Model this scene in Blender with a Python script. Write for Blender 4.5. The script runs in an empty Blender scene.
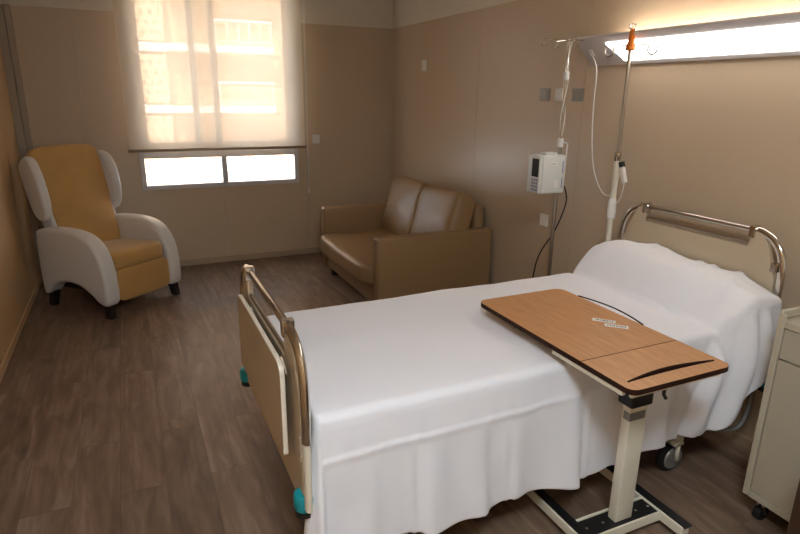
import bpy, bmesh, math, random
from mathutils import Vector, Matrix, noise
random.seed(7)
PI = math.pi
COL = bpy.context.scene.collection
SC = bpy.context.scene

# ---------------------------------------------------------------- materials
def srgb(r, g, b):
    f = lambda c: (c/255/12.92) if c/255 <= .04045 else ((c/255+.055)/1.055)**2.4
    return (f(r), f(g), f(b), 1)

MATS = {}
def mat(name, col, rough=.5, metal=0, spec=.5, bump=0, bscale=200, var=0, vscale=6, sheen=0, coat=0, trans=0):
    m = bpy.data.materials.new(name); m.use_nodes = True
    nt = m.node_tree; N = nt.nodes; L = nt.links
    b = N['Principled BSDF']
    b.inputs['Base Color'].default_value = col
    b.inputs['Roughness'].default_value = rough
    b.inputs['Metallic'].default_value = metal
    b.inputs['Specular IOR Level'].default_value = spec
    if sheen: b.inputs['Sheen Weight'].default_value = sheen
    if coat: b.inputs['Coat Weight'].default_value = coat; b.inputs['Coat Roughness'].default_value = .15
    tc = N.new('ShaderNodeTexCoord')
    if var:
        n = N.new('ShaderNodeTexNoise'); n.inputs['Scale'].default_value = vscale; n.inputs['Detail'].default_value = 5
        L.new(tc.outputs['Object'], n.inputs['Vector'])
        mx = N.new('ShaderNodeMix'); mx.data_type = 'RGBA'
        mx.inputs['A'].default_value = tuple(c*(1-var) for c in col[:3])+(1,)
        mx.inputs['B'].default_value = tuple(min(1, c*(1+var)) for c in col[:3])+(1,)
        L.new(n.outputs['Fac'], mx.inputs['Factor']); L.new(mx.outputs['Result'], b.inputs['Base Color'])
    if bump:
        n = N.new('ShaderNodeTexNoise'); n.inputs['Scale'].default_value = bscale; n.inputs['Detail'].default_value = 3
        L.new(tc.outputs['Object'], n.inputs['Vector'])
        bp = N.new('ShaderNodeBump'); bp.inputs['Strength'].default_value = bump; bp.inputs['Distance'].default_value = .003
        L.new(n.outputs['Fac'], bp.inputs['Height']); L.new(bp.outputs['Normal'], b.inputs['Normal'])
    MATS[name] = m
    return m

M_panel = mat('wall laminate', srgb(201, 180, 154), .33, spec=.45, var=.03, vscale=2)
M_panel_l = mat('lamplight-tinted laminate', srgb(214, 176, 130), .4, spec=.4, var=.03, vscale=2)  # same laminate, with the bed lamp's warm glow put into its colour
M_seam = mat('panel seam', srgb(150, 125, 100), .6)
M_paint = mat('upper wall paint', srgb(224, 216, 202), .85, bump=.1)
M_ceil = mat('ceiling paint', srgb(235, 230, 222), .9)
M_base = mat('baseboard vinyl', srgb(176, 156, 132), .5)
M_strip = mat('grey corner strip', srgb(170, 156, 138), .4)
M_white = mat('white plastic', srgb(232, 230, 226), .35)
M_grey = mat('grey switch plate', srgb(150, 146, 140), .35, metal=.3)
M_alu = mat('window frame enamel', srgb(205, 203, 205), .35)
M_chrome = mat('polished chrome', srgb(205, 198, 190), .12, metal=1)
M_steel = mat('brushed steel', srgb(178, 170, 160), .28, metal=1)
M_cream = mat('cream enamel', srgb(226, 219, 200), .35, spec=.5)
M_beige = mat('beige bed laminate', srgb(196, 178, 152), .4, var=.02)
M_beige_edge = mat('pale board edge', srgb(222, 212, 194), .4)
M_black = mat('black plastic', srgb(24, 23, 24), .4)
M_blackrub = mat('black rubber', srgb(20, 20, 20), .6)
M_teal = mat('teal bumper plastic', srgb(12, 140, 150), .35)
M_leather = mat('tan leather', srgb(150, 120, 84), .42, spec=.5, bump=.12, bscale=90, var=.05, vscale=5)
M_vinyl = mat('white vinyl', srgb(226, 222, 218), .38, spec=.45, bump=.05, bscale=60)
M_mustard = mat('mustard upholstery', srgb(196, 152, 86), .75, sheen=.3, bump=.25, bscale=120, var=.10, vscale=9)
M_sheet = mat('white cotton', srgb(238, 236, 240), .8, sheen=.2, bump=.06, bscale=400)
M_darkwood = mat('dark edge band', srgb(48, 26, 16), .7, spec=.15)
M_orange = mat('orange plastic', srgb(222, 118, 24), .4)
M_clear = mat('milky tubing', srgb(225, 222, 214), .3)
M_pump = mat('pump casing', srgb(214, 216, 212), .4)
M_lcd = mat('dark display', srgb(52, 50, 48), .15)
M_key = mat('grey key', srgb(140, 146, 160), .5)
M_blue = mat('blue stripe', srgb(60, 90, 170), .4)
M_cab = mat('cabinet laminate', srgb(182, 171, 150), .42, var=.02)
M_cabedge = mat('cabinet stile', srgb(190, 180, 158), .42)
M_brown = mat('dark brown vinyl', srgb(62, 42, 28), .4)
M_print = mat('grey print', srgb(90, 92, 96), .6)
M_label = mat('grey label', srgb(130, 128, 124), .4)
M_matt = mat('mattress cover', srgb(120, 140, 160), .6)

def glass_mat():
    m = bpy.data.materials.new('window glass'); m.use_nodes = True
    nt = m.node_tree; N = nt.nodes; L = nt.links; N.clear()
    o = N.new('ShaderNodeOutputMaterial'); t = N.new('ShaderNodeBsdfTransparent'); g = N.new('ShaderNodeBsdfGlossy')
    g.inputs['Roughness'].default_value = .02
    t.inputs['Color'].default_value = (.95, .96, .96, 1)
    mx = N.new('ShaderNodeMixShader'); mx.inputs[0].default_value = .05
    L.new(t.outputs[0], mx.inputs[1]); L.new(g.outputs[0], mx.inputs[2]); L.new(mx.outputs[0], o.inputs[0])
    return m
M_glass = glass_mat()

def blind_mat():
    m = bpy.data.materials.new('sheer roller blind fabric'); m.use_nodes = True
    nt = m.node_tree; N = nt.nodes; L = nt.links; N.clear()
    o = N.new('ShaderNodeOutputMaterial')
    t = N.new('ShaderNodeBsdfTransparent'); t.inputs['Color'].default_value = (1, .97, .92, 1)
    d = N.new('ShaderNodeBsdfDiffuse'); d.inputs['Color'].default_value = srgb(230, 212, 188)
    tr = N.new('ShaderNodeBsdfTranslucent'); tr.inputs['Color'].default_value = srgb(242, 230, 212)
    m1 = N.new('ShaderNodeMixShader'); m1.inputs[0].default_value = .20
    L.new(d.outputs[0], m1.inputs[1]); L.new(tr.outputs[0], m1.inputs[2])
    m2 = N.new('ShaderNodeMixShader'); m2.inputs[0].default_value = BLIND_OPAQUE
    L.new(t.outputs[0], m2.inputs[1]); L.new(m1.outputs[0], m2.inputs[2]); L.new(m2.outputs[0], o.inputs[0])
    return m
BLIND_OPAQUE = .93
M_blind = blind_mat()

def emis(name, col, s):
    m = bpy.data.materials.new(name); m.use_nodes = True
    b = m.node_tree.nodes['Principled BSDF']
    b.inputs['Base Color'].default_value = (.8, .8, .8, 1)
    b.inputs['Emission Color'].default_value = col; b.inputs['Emission Strength'].default_value = s
    return m
LAMP_S, UP_S, FILL_S = 3.2, 12.0, 25.0
M_lamp = emis('lit diffuser', (1, .95, .88, 1), LAMP_S)
M_up = emis('lit uplight tube', (1, .90, .76, 1), UP_S)
M_fill_lamp = emis('lit fill lamp diffuser', (.80, .91, 1, 1), FILL_S)  # emission of the unseen fill lamp added above the camera

def floor_mat():
    m = bpy.data.materials.new('vinyl plank floor'); m.use_nodes = True
    nt = m.node_tree; N = nt.nodes; L = nt.links; b = N['Principled BSDF']
    tc = N.new('ShaderNodeTexCoord')
    mp = N.new('ShaderNodeMapping'); mp.inputs['Rotation'].default_value = (0, 0, PI/2)
    L.new(tc.outputs['Object'], mp.inputs['Vector'])
    br = N.new('ShaderNodeTexBrick')
    br.inputs['Scale'].default_value = 1; br.inputs['Brick Width'].default_value = 1.2; br.inputs['Row Height'].default_value = .185
    br.inputs['Mortar Size'].default_value = .0012; br.inputs['Mortar Smooth'].default_value = .1; br.offset = .37; br.offset_frequency = 2
    br.inputs['Color1'].default_value = (0, 0, 0, 1); br.inputs['Color2'].default_value = (1, 1, 1, 1); br.inputs['Mortar'].default_value = (.1, .1, .1, 1)
    br.inputs['Bias'].default_value = 0
    L.new(mp.outputs['Vector'], br.inputs['Vector'])
    # grain: noise stretched along the planks, shifted per plank
    mp2 = N.new('ShaderNodeMapping'); mp2.inputs['Scale'].default_value = (15, .9, 1)
    addv = N.new('ShaderNodeVectorMath'); addv.operation = 'MULTIPLY_ADD'
    addv.inputs[1].default_value = (5.3, 9.1, 0)
    L.new(br.outputs['Color'], addv.inputs[0]); L.new(tc.outputs['Object'], addv.inputs[2])
    L.new(addv.outputs[0], mp2.inputs['Vector'])
    n1 = N.new('ShaderNodeTexNoise'); n1.inputs['Scale'].default_value = 1.5; n1.inputs['Detail'].default_value = 8; n1.inputs['Roughness'].default_value = .62; n1.inputs['Distortion'].default_value = .6
    L.new(mp2.outputs['Vector'], n1.inputs['Vector'])
    mp3 = N.new('ShaderNodeMapping'); mp3.inputs['Scale'].default_value = (5, 1.2, 1)
    L.new(addv.outputs[0], mp3.inputs['Vector'])
    n2 = N.new('ShaderNodeTexNoise'); n2.inputs['Scale'].default_value = 2.2; n2.inputs['Detail'].default_value = 4; n2.inputs['Distortion'].default_value = 1.2
    L.new(mp3.outputs['Vector'], n2.inputs['Vector'])
    r1 = N.new('ShaderNodeValToRGB'); e = r1.color_ramp.elements
    e[0].position = .28; e[0].color = srgb(92, 70, 56); e[1].position = .76; e[1].color = srgb(164, 142, 124)
    k = r1.color_ramp.elements.new(.5); k.color = srgb(126, 102, 84)
    mxn = N.new('ShaderNodeMix'); mxn.data_type = 'FLOAT'; mxn.inputs['Factor'].default_value = .5
    L.new(n1.outputs['Fac'], mxn.inputs['A']); L.new(n2.outputs['Fac'], mxn.inputs['B'])
    L.new(mxn.outputs['Result'], r1.inputs['Fac'])
    # plank tone
    mr = N.new('ShaderNodeMapRange'); mr.inputs['To Min'].default_value = .85; mr.inputs['To Max'].default_value = 1.08
    L.new(br.outputs['Color'], mr.inputs['Value'])
    mul = N.new('ShaderNodeVectorMath'); mul.operation = 'SCALE'
    L.new(r1.outputs['Color'], mul.inputs[0]); L.new(mr.outputs['Result'], mul.inputs['Scale'])
    # seams
    mm = N.new('ShaderNodeMix'); mm.data_type = 'RGBA'; mm.inputs['B'].default_value = srgb(60, 45, 36)
    sf = N.new('ShaderNodeMath'); sf.operation = 'MULTIPLY'; sf.inputs[1].default_value = .35
    L.new(br.outputs['Fac'], sf.inputs[0]); L.new(sf.outputs[0], mm.inputs['Factor'])
    L.new(mul.outputs[0], mm.inputs['A']); L.new(mm.outputs['Result'], b.inputs['Base Color'])
    b.inputs['Roughness'].default_value = .42; b.inputs['Specular IOR Level'].default_value = .35
    bp = N.new('ShaderNodeBump'); bp.inputs['Strength'].default_value = .12; bp.inputs['Distance'].default_value = .002
    L.new(n1.outputs['Fac'], bp.inputs['Height']); L.new(bp.outputs['Normal'], b.inputs['Normal'])
    return m
M_floor = floor_mat()

def beech_mat():
    m = bpy.data.materials.new('beech laminate'); m.use_nodes = True
    nt = m.node_tree; N = nt.nodes; L = nt.links; b = N['Principled BSDF']
    tc = N.new('ShaderNodeTexCoord'); mp = N.new('ShaderNodeMapping'); mp.inputs['Scale'].default_value = (60, 5, 1)
    L.new(tc.outputs['Object'], mp.inputs['Vector'])
    n = N.new('ShaderNodeTexNoise'); n.inputs['Scale'].default_value = 1.5; n.inputs['Detail'].default_value = 4
    L.new(mp.outputs['Vector'], n.inputs['Vector'])
    r = N.new('ShaderNodeValToRGB'); e = r.color_ramp.elements
    e[0].position = .25; e[0].color = srgb(186, 130, 84); e[1].position = .8; e[1].color = srgb(208, 156, 108)
    L.new(n.outputs['Fac'], r.inputs['Fac']); L.new(r.outputs['Color'], b.inputs['Base Color'])
    b.inputs['Roughness'].default_value = .38; b.inputs['Specular IOR Level'].default_value = .4
    return m
M_beech = beech_mat()

# ---------------------------------------------------------------- geometry helpers
def box(bm, x0, x1, y0, y1, z0, z1, bev=0, seg=2, mi=0, M=None):
    vs = [bm.verts.new((x, y, z)) for x in (x0, x1) for y in (y0, y1) for z in (z0, z1)]
    F = [(0,1,3,2), (4,6,7,5), (0,4,5,1), (2,3,7,6), (0,2,6,4), (1,5,7,3)]
    fs = [bm.faces.new([vs[i] for i in f]) for f in F]
    for f in fs: f.material_index = mi
    if bev:
        es = list({e for f in fs for e in f.edges})
        r = bmesh.ops.bevel(bm, geom=es, offset=bev, segments=seg, profile=.5, affect='EDGES', clamp_overlap=True)
        vs = list({v for f in r['faces'] for v in f.verts} | {v for v in vs if v.is_valid})
        for f in r['faces']: f.material_index = mi
    if M is not None:
        bmesh.ops.transform(bm, matrix=M, verts=[v for v in vs if v.is_valid])
    return vs

def smooth_path(pts, n=6, closed=False):
    P = [Vector(p) for p in pts]
    if len(P) < 3: return P
    out = []
    m = len(P)
    rng = range(m if closed else m-1)
    for i in rng:
        p0 = P[(i-1) % m] if (closed or i > 0) else P[0]*2-P[1]
        p1 = P[i]; p2 = P[(i+1) % m]
        p3 = P[(i+2) % m] if (closed or i+2 < m) else P[-1]*2-P[-2]
        for k in range(n):
            t = k/n
            out.append(.5*((2*p1)+(-p0+p2)*t+(2*p0-5*p1+4*p2-p3)*t*t+(-p0+3*p1-3*p2+p3)*t**3))
    if not closed: out.append(P[-1])
    return out

def tube(bm, pts, r, seg=12, closed=False, mi=0, caps=True, sx=1.0, up0=None):
    P = [Vector(p) for p in pts]; n = len(P)
    rr = r if isinstance(r, (list, tuple)) else [r]*n
    rings = []; up = Vector(up0) if up0 else None
    for i in range(n):
        a = P[(i-1) % n] if (closed or i > 0) else P[i]
        b = P[(i+1) % n] if (closed or i < n-1) else P[i]
        t = (b-a).normalized()
        if up is None:
            up = t.orthogonal().normalized()
            if abs(t.z) < .9: up = (Vector((0,0,1)) - t*t.z).normalized()
        up = (up - t*up.dot(t)).normalized(); s = t.cross(up)
        rings.append([bm.verts.new(P[i]+(up*math.cos(2*PI*k/seg)+s*sx*math.sin(2*PI*k/seg))*rr[i]) for k in range(seg)])
    for i in range(n if closed else n-1):
        A, B = rings[i], rings[(i+1) % n]
        for k in range(seg):
            f = bm.faces.new((A[k], A[(k+1) % seg], B[(k+1) % seg], B[k])); f.smooth = True; f.material_index = mi
    if caps and not closed:
        f = bm.faces.new(rings[0][::-1]); f.material_index = mi
        f = bm.faces.new(rings[-1]); f.material_index = mi

def lathe(bm, prof, c=(0,0,0), axis='z', seg=24, mi=0):
    """prof: list of (radius, height)"""
    c = Vector(c); rings = []
    for r, h in prof:
        ring = []
        for k in range(seg):
            a = 2*PI*k/seg; u, v = max(r, 1e-4)*math.cos(a), max(r, 1e-4)*math.sin(a)
            p = {'z': (u, v, h), 'x': (h, u, v), 'y': (v, h, u)}[axis]
            ring.append(bm.verts.new(c+Vector(p)))
        rings.append(ring)
    for A, B in zip(rings, rings[1:]):
        for k in range(seg):
            f = bm.faces.new((A[k], A[(k+1) % seg], B[(k+1) % seg], B[k])); f.smooth = True; f.material_index = mi
    f = bm.faces.new(rings[0][::-1]); f.material_index = mi
    f = bm.faces.new(rings[-1]); f.material_index = mi

def rounded(pts, rads, n=6):
    """2-D polygon with rounded corners"""
    out = []; m = len(pts)
    for i in range(m):
        p = Vector(pts[i]); a = Vector(pts[i-1]); b = Vector(pts[(i+1) % m])
        r = rads[i] if isinstance(rads, (list, tuple)) else rads
        if r <= 0: out.append(tuple(p)); continue
        d1 = (a-p); d2 = (b-p); ang = d1.angle(d2)
        t = min(r/math.tan(ang/2), d1.length*.49, d2.length*.49)
        p1 = p+d1.normalized()*t; p2 = p+d2.normalized()*t
        for k in range(n+1):
            u = k/n
            out.append(tuple(p1*(1-u)**2+p*2*u*(1-u)+p2*u*u))
    return out

def slab2d(outlines, th, bev=0, res=2):
    """filled 2-D outlines (first outer, rest holes) extruded by th about z=0..th, as a bmesh"""
    cu = bpy.data.curves.new('tmp', 'CURVE'); cu.dimensions = '2D'; cu.fill_mode = 'BOTH'
    for o in outlines:
        s = cu.splines.new('POLY'); s.points.add(len(o)-1); s.use_cyclic_u = True
        for q, p in zip(s.points, o): q.co = (p[0], p[1], 0, 1)
    cu.extrude = max(th/2-bev, 1e-5); cu.bevel_depth = bev; cu.bevel_resolution = res; cu.offset = -bev
    ob = bpy.data.objects.new('tmp', cu); COL.objects.link(ob)
    dg = bpy.context.evaluated_depsgraph_get(); me = bpy.data.meshes.new_from_object(ob.evaluated_get(dg))
    bm = bmesh.new(); bm.from_mesh(me)
    bpy.data.objects.remove(ob); bpy.data.curves.remove(cu); bpy.data.meshes.remove(me)
    bmesh.ops.remove_doubles(bm, verts=bm.verts, dist=1e-5)
    bmesh.ops.translate(bm, verts=bm.verts, vec=(0, 0, th/2))
    return bm

def mk(name, bm, mats, parent=None, smooth=False, loc=None, rot=None, auto=40, recalc=True):
    if recalc: bmesh.ops.recalc_face_normals(bm, faces=bm.faces)
    me = bpy.data.meshes.new(name)
    if smooth:
        for f in bm.faces: f.smooth = True
    bm.to_mesh(me); bm.free()
    if not isinstance(mats, (list, tuple)): mats = [mats]
    for m in mats: me.materials.append(m)
    ob = bpy.data.objects.new(name, me); COL.objects.link(ob)
    if parent: ob.parent = parent
    if loc: ob.location = loc
    if rot: ob.rotation_euler = rot
    if smooth and auto:
        # sharp edges above the angle
        b2 = bmesh.new(); b2.from_mesh(me)
        for e in b2.edges:
            if len(e.link_faces) == 2 and e.calc_face_angle(0) > math.radians(auto): e.smooth = False
        b2.to_mesh(me); b2.free()
    return ob

def thing(name, label, cat, loc=(0,0,0), rotz=0, group=None):
    o = bpy.data.objects.new(name, None); COL.objects.link(o)
    o.location = loc; o.rotation_euler = (0, 0, rotz); o.empty_display_size = .1
    o['label'] = label; o['category'] = cat
    if group: o['group'] = group
    return o
def tag(o, label, cat, group=None):
    o['label'] = label; o['category'] = cat
    if group: o['group'] = group
    return o
def struct(name, bm, m, parent=None, **k):
    o = mk(name, bm, m, parent, **k)
    if parent is None: o['kind'] = 'structure'
    return o
def BM(): return bmesh.new()

def pillow_box(bm, w, d, h, puff=.03, ex=6, n=14, M=None, crease=.35):
    """a puffed rectangular cushion centred at origin"""
    b = bmesh.new(); bmesh.ops.create_cube(b, size=2)
    bmesh.ops.subdivide_edges(b, edges=b.edges, cuts=n, use_grid_fill=True)
    for v in b.verts:
        x, y, z = v.co
        # superellipsoid mapping
        L = (abs(x)**ex+abs(y)**ex+abs(z)**ex)**(1/ex)
        x, y, z = x/L, y/L, z/L
        px = (1-abs(y)**2)*(1-abs(z)**2); py = (1-abs(x)**2)*(1-abs(z)**2); pz = (1-abs(x)**2)*(1-abs(y)**2)
        v.co = Vector((x*(w/2+puff*.5*px), y*(d/2+puff*py), z*(h/2+puff*.5*pz)))
    if M is not None: bmesh.ops.transform(b, matrix=M, verts=b.verts)
    me = bpy.data.meshes.new('t'); b.to_mesh(me); b.free(); bm.from_mesh(me); bpy.data.meshes.remove(me)
    for f in bm.faces: f.smooth = True

# ---------------------------------------------------------------- room
XL, XR, YB, YF, ZC, ZP = -.84, 2.62, 5.9, -1.6, 2.72, 2.295
WX0, WX1, WZ0, WZ1 = .09, 1.57, .765, 2.62
b = BM(); box(b, XL-.1, XR+.1, YF-.1, YB+.25, -.08, 0); struct('floor', b, M_floor)
b = BM(); box(b, XL-.1, XR+.1, YF-.1, YB+.25, ZC, ZC+.1); struct('ceiling', b, M_ceil)
b = BM()
box(b, XL-.1, WX0, YB, YB+.25, 0, ZC); box(b, WX1, XR+.1, YB, YB+.25, 0, ZC)
box(b, WX0, WX1, YB, YB+.25, 0, WZ0); box(b, WX0, WX1, YB, YB+.25, WZ1, ZC)
struct('wall_back', b, M_paint)
b = BM(); box(b, XR, XR+.1, YF-.1, YB, 0, ZC); struct('wall_right', b, M_paint)
b = BM(); box(b, XL-.1, XL, YF-.1, YB, 0, ZC); struct('wall_left', b, M_paint)
b = BM(); box(b, XL, XR, YF-.1, YF, 0, ZC); struct('wall_front', b, M_paint)
# laminate panels with hairline seams
TH = .008
b = BM(); g = .0015
def bp(x0, x1, z0, z1): box(b, x0+g, x1-g, YB-TH, YB-.0005, z0, z1)
bp(-.84, -.31, 0, ZP); bp(-.31, WX0, 0, ZP); bp(WX0-2*g, .82, 0, WZ0); bp(.82, WX1+2*g, 0, WZ0); bp(WX1, 1.665, 0, ZP); bp(1.665, XR-TH, 0, ZP)
struct('trim_1', b, M_panel)
b = BM(); ys = [YF, -.95, .35, 2.95, 4.19, 5.55, YB-TH]
for a, c in zip(ys, ys[1:]): box(b, XR-TH, XR-.0005, a+g, c-g, 0, ZP)
struct('trim_2', b, M_panel)
b = BM(); ys = [YF, .1, 1.4, 2.7, 4.0, 5.3, YB-TH]
for a, c in zip(ys, ys[1:]): box(b, XL+.0005, XL+TH, a+g, c-g, 0, ZP)
struct('trim_3', b, M_panel_l)
b = BM(); box(b, XL+TH, -.775, YB-.05, YB-TH, 0, ZP, .004); box(b, -.772, -.728, YB-.035, YB-TH, 0, ZP, .004); struct('trim_4', b, M_strip)
b = BM(); box(b, -.72, XR-.02, YB-.02, YB-TH, 0, .06, .003); struct('baseboard_back', b, M_base)
b = BM(); box(b, XR-.02, XR-TH, YF, YB-.02, 0, .06, .003); struct('baseboard_right', b, M_base)
b = BM(); box(b, XL+TH, XL+.018, YF, YB-.055, 0, .06, .003); struct('baseboard_left', b, M_panel_l)

# window
b = BM(); fw = .042
y0, y1 = YB-.03, YB+.05
ZT = 1.12
box(b, WX0, WX0+fw, y0, y1, WZ0, WZ1, .004); box(b, WX1-fw, WX1, y0, y1, WZ0, WZ1, .004)
box(b, WX0+fw, WX1-fw, y0, y1, WZ0, WZ0+fw, .004); box(b, WX0+fw, WX1-fw, y0, y1, ZT-.068, ZT+.02, .004); box(b, WX0+fw, WX1-fw, y0, y1, WZ1-fw, WZ1, .004)
box(b, .815, .865, y0, y1, WZ0+fw, ZT-.068, .004)
win = struct('window_1', b, M_alu)
def sash(x0, x1, yy, nm):
    b = BM(); s = .055
    box(b, x0, x0+s, yy, yy+.03, ZT+.02, WZ1-fw, .004); box(b, x1-s, x1, yy, yy+.03, ZT+.02, WZ1-fw, .004)
    box(b, x0+s, x1-s, yy, yy+.03, ZT+.02, ZT+.02+s, .004); box(b, x0+s, x1-s, yy, yy+.03, WZ1-fw-s, WZ1-fw, .004)
    sa = mk('sash', b, M_alu, win)
    b = BM(); box(b, x0+s, x1-s, yy+.012, yy+.018, ZT+.02+s, WZ1-fw-s); mk('pane', b, M_glass, sa)
    b = BM(); xx = x0+.012 if nm == 0 else x1-.032; box(b, xx, xx+.02, yy-.012, yy, 1.78, 1.92, .004); mk('handle', b, M_black, sa)
sash(WX0+fw, .84, YB+.0, 0); sash(.60, WX1-fw, YB-.03+.062, 1)
for x0, x1 in ((WX0+fw, .815), (.865, WX1-fw)):
    b = BM(); box(b, x0, x1, YB+.01, YB+.016, WZ0+fw, ZT-.068); mk('pane', b, M_glass, win)

# roller blind
bl = thing('roller_blind', 'sheer beige roller blind covering the upper window', 'blind', (.82, 5.81, 1.12))
b = BM()
nx, nz = 40, 40
vv = [[b.verts.new((-.805+1.61*i/nx, .004*math.sin(i*.55)*(1-j/nz)*.6, .02+1.40*j/nz)) for j in range(nz+1)] for i in range(nx+1)]
for i in range(nx):
    for j in range(nz): b.faces.new((vv[i][j], vv[i+1][j], vv[i+1][j+1], vv[i][j+1]))
mk('blind_fabric', b, M_blind, bl, smooth=True, auto=0)
b = BM(); tube(b, [(-.815, 0, .012), (.815, 0, .012)], .013, 12, sx=.6); mk('bottom_bar', b, M_base, bl)
b = BM(); tube(b, [(-.83, .0, 1.44), (.83, 0, 1.44)], .025, 20); mk('roller', b, M_steel, bl)
for sx in (-.845, .84):
    b = BM(); box(b, sx-.004, sx+.008, -.03, .085, 1.40, 1.48, .003); mk('bracket', b, M_white, bl)
b = BM()
tube(b, [(.826, -.012, 1.43), (.826, -.012, -.40)], .0022, 6); tube(b, [(.838, -.008, 1.43), (.832, -.01, -.40)], .0022, 6)
ch = mk('chain', b, M_white, bl)
b = BM(); lathe(b, [(.003, -.46), (.008, -.45), (.008, -.41), (.004, -.395)], (.829, -.011, 0), seg=10); mk('chain_weight', b, M_white, ch)

# ---------------------------------------------------------------- outside: facing apartment block
bd = thing('apartment_building', 'peach apartment block with white balconies seen through the sheer blind', 'building', (4, 26, -9))
M_peach = mat('peach render', srgb(222, 182, 148), .9)
M_slab = mat('white balcony', srgb(250, 246, 238), .8)
M_bwin = mat('facade glass', srgb(196, 160, 126), .3)
M_shut = mat('facade shutter', srgb(214, 172, 132), .7)
def lattice():
    m = bpy.data.materials.new('perforated brick lattice'); m.use_nodes = True
    nt = m.node_tree; N = nt.nodes; L = nt.links; bs = N['Principled BSDF']
    tc = N.new('ShaderNodeTexCoord'); sp = N.new('ShaderNodeMapping'); sp.inputs['Rotation'].default_value = (PI/2, 0, 0)
    L.new(tc.outputs['Object'], sp.inputs['Vector'])
    br = N.new('ShaderNodeTexBrick'); br.inputs['Scale'].default_value = 1; br.inputs['Brick Width'].default_value = .30; br.inputs['Row Height'].default_value = .36
    br.inputs['Mortar Size'].default_value = .10; br.inputs['Mortar Smooth'].default_value = .1
    br.inputs['Color1'].default_value = srgb(150, 112, 82); br.inputs['Color2'].default_value = srgb(170, 130, 96); br.inputs['Mortar'].default_value = srgb(240, 208, 168)
    L.new(sp.outputs['Vector'], br.inputs['Vector']); L.new(br.outputs['Color'], bs.inputs['Base Color'])
    return m
M_lat = lattice()
b = BM(); box(b, -8, 10, 0, 6, 0, 24); mk('wall', b, M_peach, bd)
for k in range(0, 6):
    zz = 9+.85+2.28*(k-1)   # slab tops
    b = BM(); box(b, -2.2, 1.75, -1.3, 0, zz, zz+.26, .01); mk('balcony_slab', b, M_slab, bd)
    b = BM(); box(b, -3.25, -2.25, -.6, 0, zz+(.35 if k else 1.0), zz+2.15); mk('lattice_panel', b, M_lat, bd)
    b = BM(); box(b, -3.35, -2.2, -.7, 0, zz-.02, zz+.3); mk('ledge', b, M_slab, bd)
    b = BM()
    for q in range(6):
        x = -.45+q*.42; box(b, x, x+.04, -1.28, -1.24, zz+.26, zz+1.15)
    box(b, -.45, 1.73, -1.3, -1.22, zz+1.12, zz+1.2); box(b, -.45, 1.73, -1.28, -1.24, zz+.36, zz+.41)
    mk('railing', b, M_slab, bd)
    b = BM(); box(b, .2, .95, -.06, .0, zz+.27, zz+2.0); mk('balcony_door', b, M_bwin, bd)
    b = BM(); box(b, 1.25, 1.6, -.06, .0, zz+1.2, zz+1.8); mk('window', b, M_bwin, bd)
    b = BM(); box(b, -1.75, -.95, -.06, .0, zz+.5, zz+2.0); mk('shutter', b, M_shut, bd)
b = BM(); box(b, -40, 50, 6.4, 120, -9.1, -9); struct('ground', b, mat('street paving', srgb(200, 190, 178), .9))

# ---------------------------------------------------------------- switches
def switch(name, label, loc, axis, m, w=.08, h=.08, group=None, rocker=M_white):
    t = thing(name, label, 'switch', loc, 0 if axis == 'y' else PI/2, group)   # local -y faces the room
    if axis == 'x': t.rotation_euler = (0, 0, -PI/2)
    b = BM(); box(b, -w/2, w/2, -.012, 0, -h/2, h/2, .004); mk('plate', b, m, t)
    b = BM(); box(b, -w*.3, w*.3, -.018, -.011, -h*.32, h*.32, .003); mk('rocker', b, rocker, t)
    return t
WXF = XR-TH
switch('light_switch', 'grey switch, the one nearest the sofa in the row of three', (WXF, 3.325, 1.66), 'x', M_grey, group='row of three wall switches', rocker=M_grey, w=.1)
switch('light_switch', 'white switch in the middle of the row of three on the wall', (WXF, 3.165, 1.66), 'x', M_white, group='row of three wall switches', w=.1)
switch('light_switch', 'grey switch, the one nearest the bed lamp in the row of three', (WXF, 3.0, 1.66), 'x', M_grey, group='row of three wall switches', rocker=M_grey, w=.1)
switch('wall_socket', 'white socket low on the wall below the infusion pump', (WXF, 3.225, .815), 'x', M_white, w=.085, h=.085)
switch('light_switch', 'small white switch high on the wall above the sofa', (WXF, 5.14, 1.91), 'x', M_white, w=.085, h=.095)
switch('light_switch', 'white switch beside the blind chain on the window wall', (1.765, YB-TH, 1.2), 'y', M_white, w=.08, h=.09)

# ---------------------------------------------------------------- over-bed light
lt = thing('bed_lamp', 'long white wall lamp glowing above the headboard', 'lamp', (WXF, 1.96, 1.83))
HX = .93
b = BM()   # wedge shell, local x from wall (0) outwards (-)
# profile in x,z : bottom at wall, top protrudes
sec = [(0, 0), (-.02, -.004), (-.155, .14), (-.15, .152), (-.135, .152), (-.025, .03), (0, .03)]
v0 = [b.verts.new((x, -HX, z)) for x, z in sec]; v1 = [b.verts.new((x, HX, z)) for x, z in sec]
n = len(sec)
for i in range(n): b.faces.new((v0[i], v0[(i+1) % n], v1[(i+1) % n], v1[i]))
b.faces.new(v0); b.faces.new(v1[::-1])
for s in (-1, 1):   # end cheeks
    e = [(0, .03), (-.025, .03), (-.135, .152), (-.12, .152), (0, .152)]
    e0 = [b.verts.new((x, s*HX, z)) for x, z in e]; e1 = [b.verts.new((x, s*(HX-.006), z)) for x, z in e]
    b.faces.new(e0); b.faces.new(e1[::-1])
    for i in range(5): b.faces.new((e0[i], e0[(i+1) % 5], e1[(i+1) % 5], e1[i]))
mk('housing', b, mat('lamp housing enamel', srgb(214, 208, 208), .4), lt)
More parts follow.
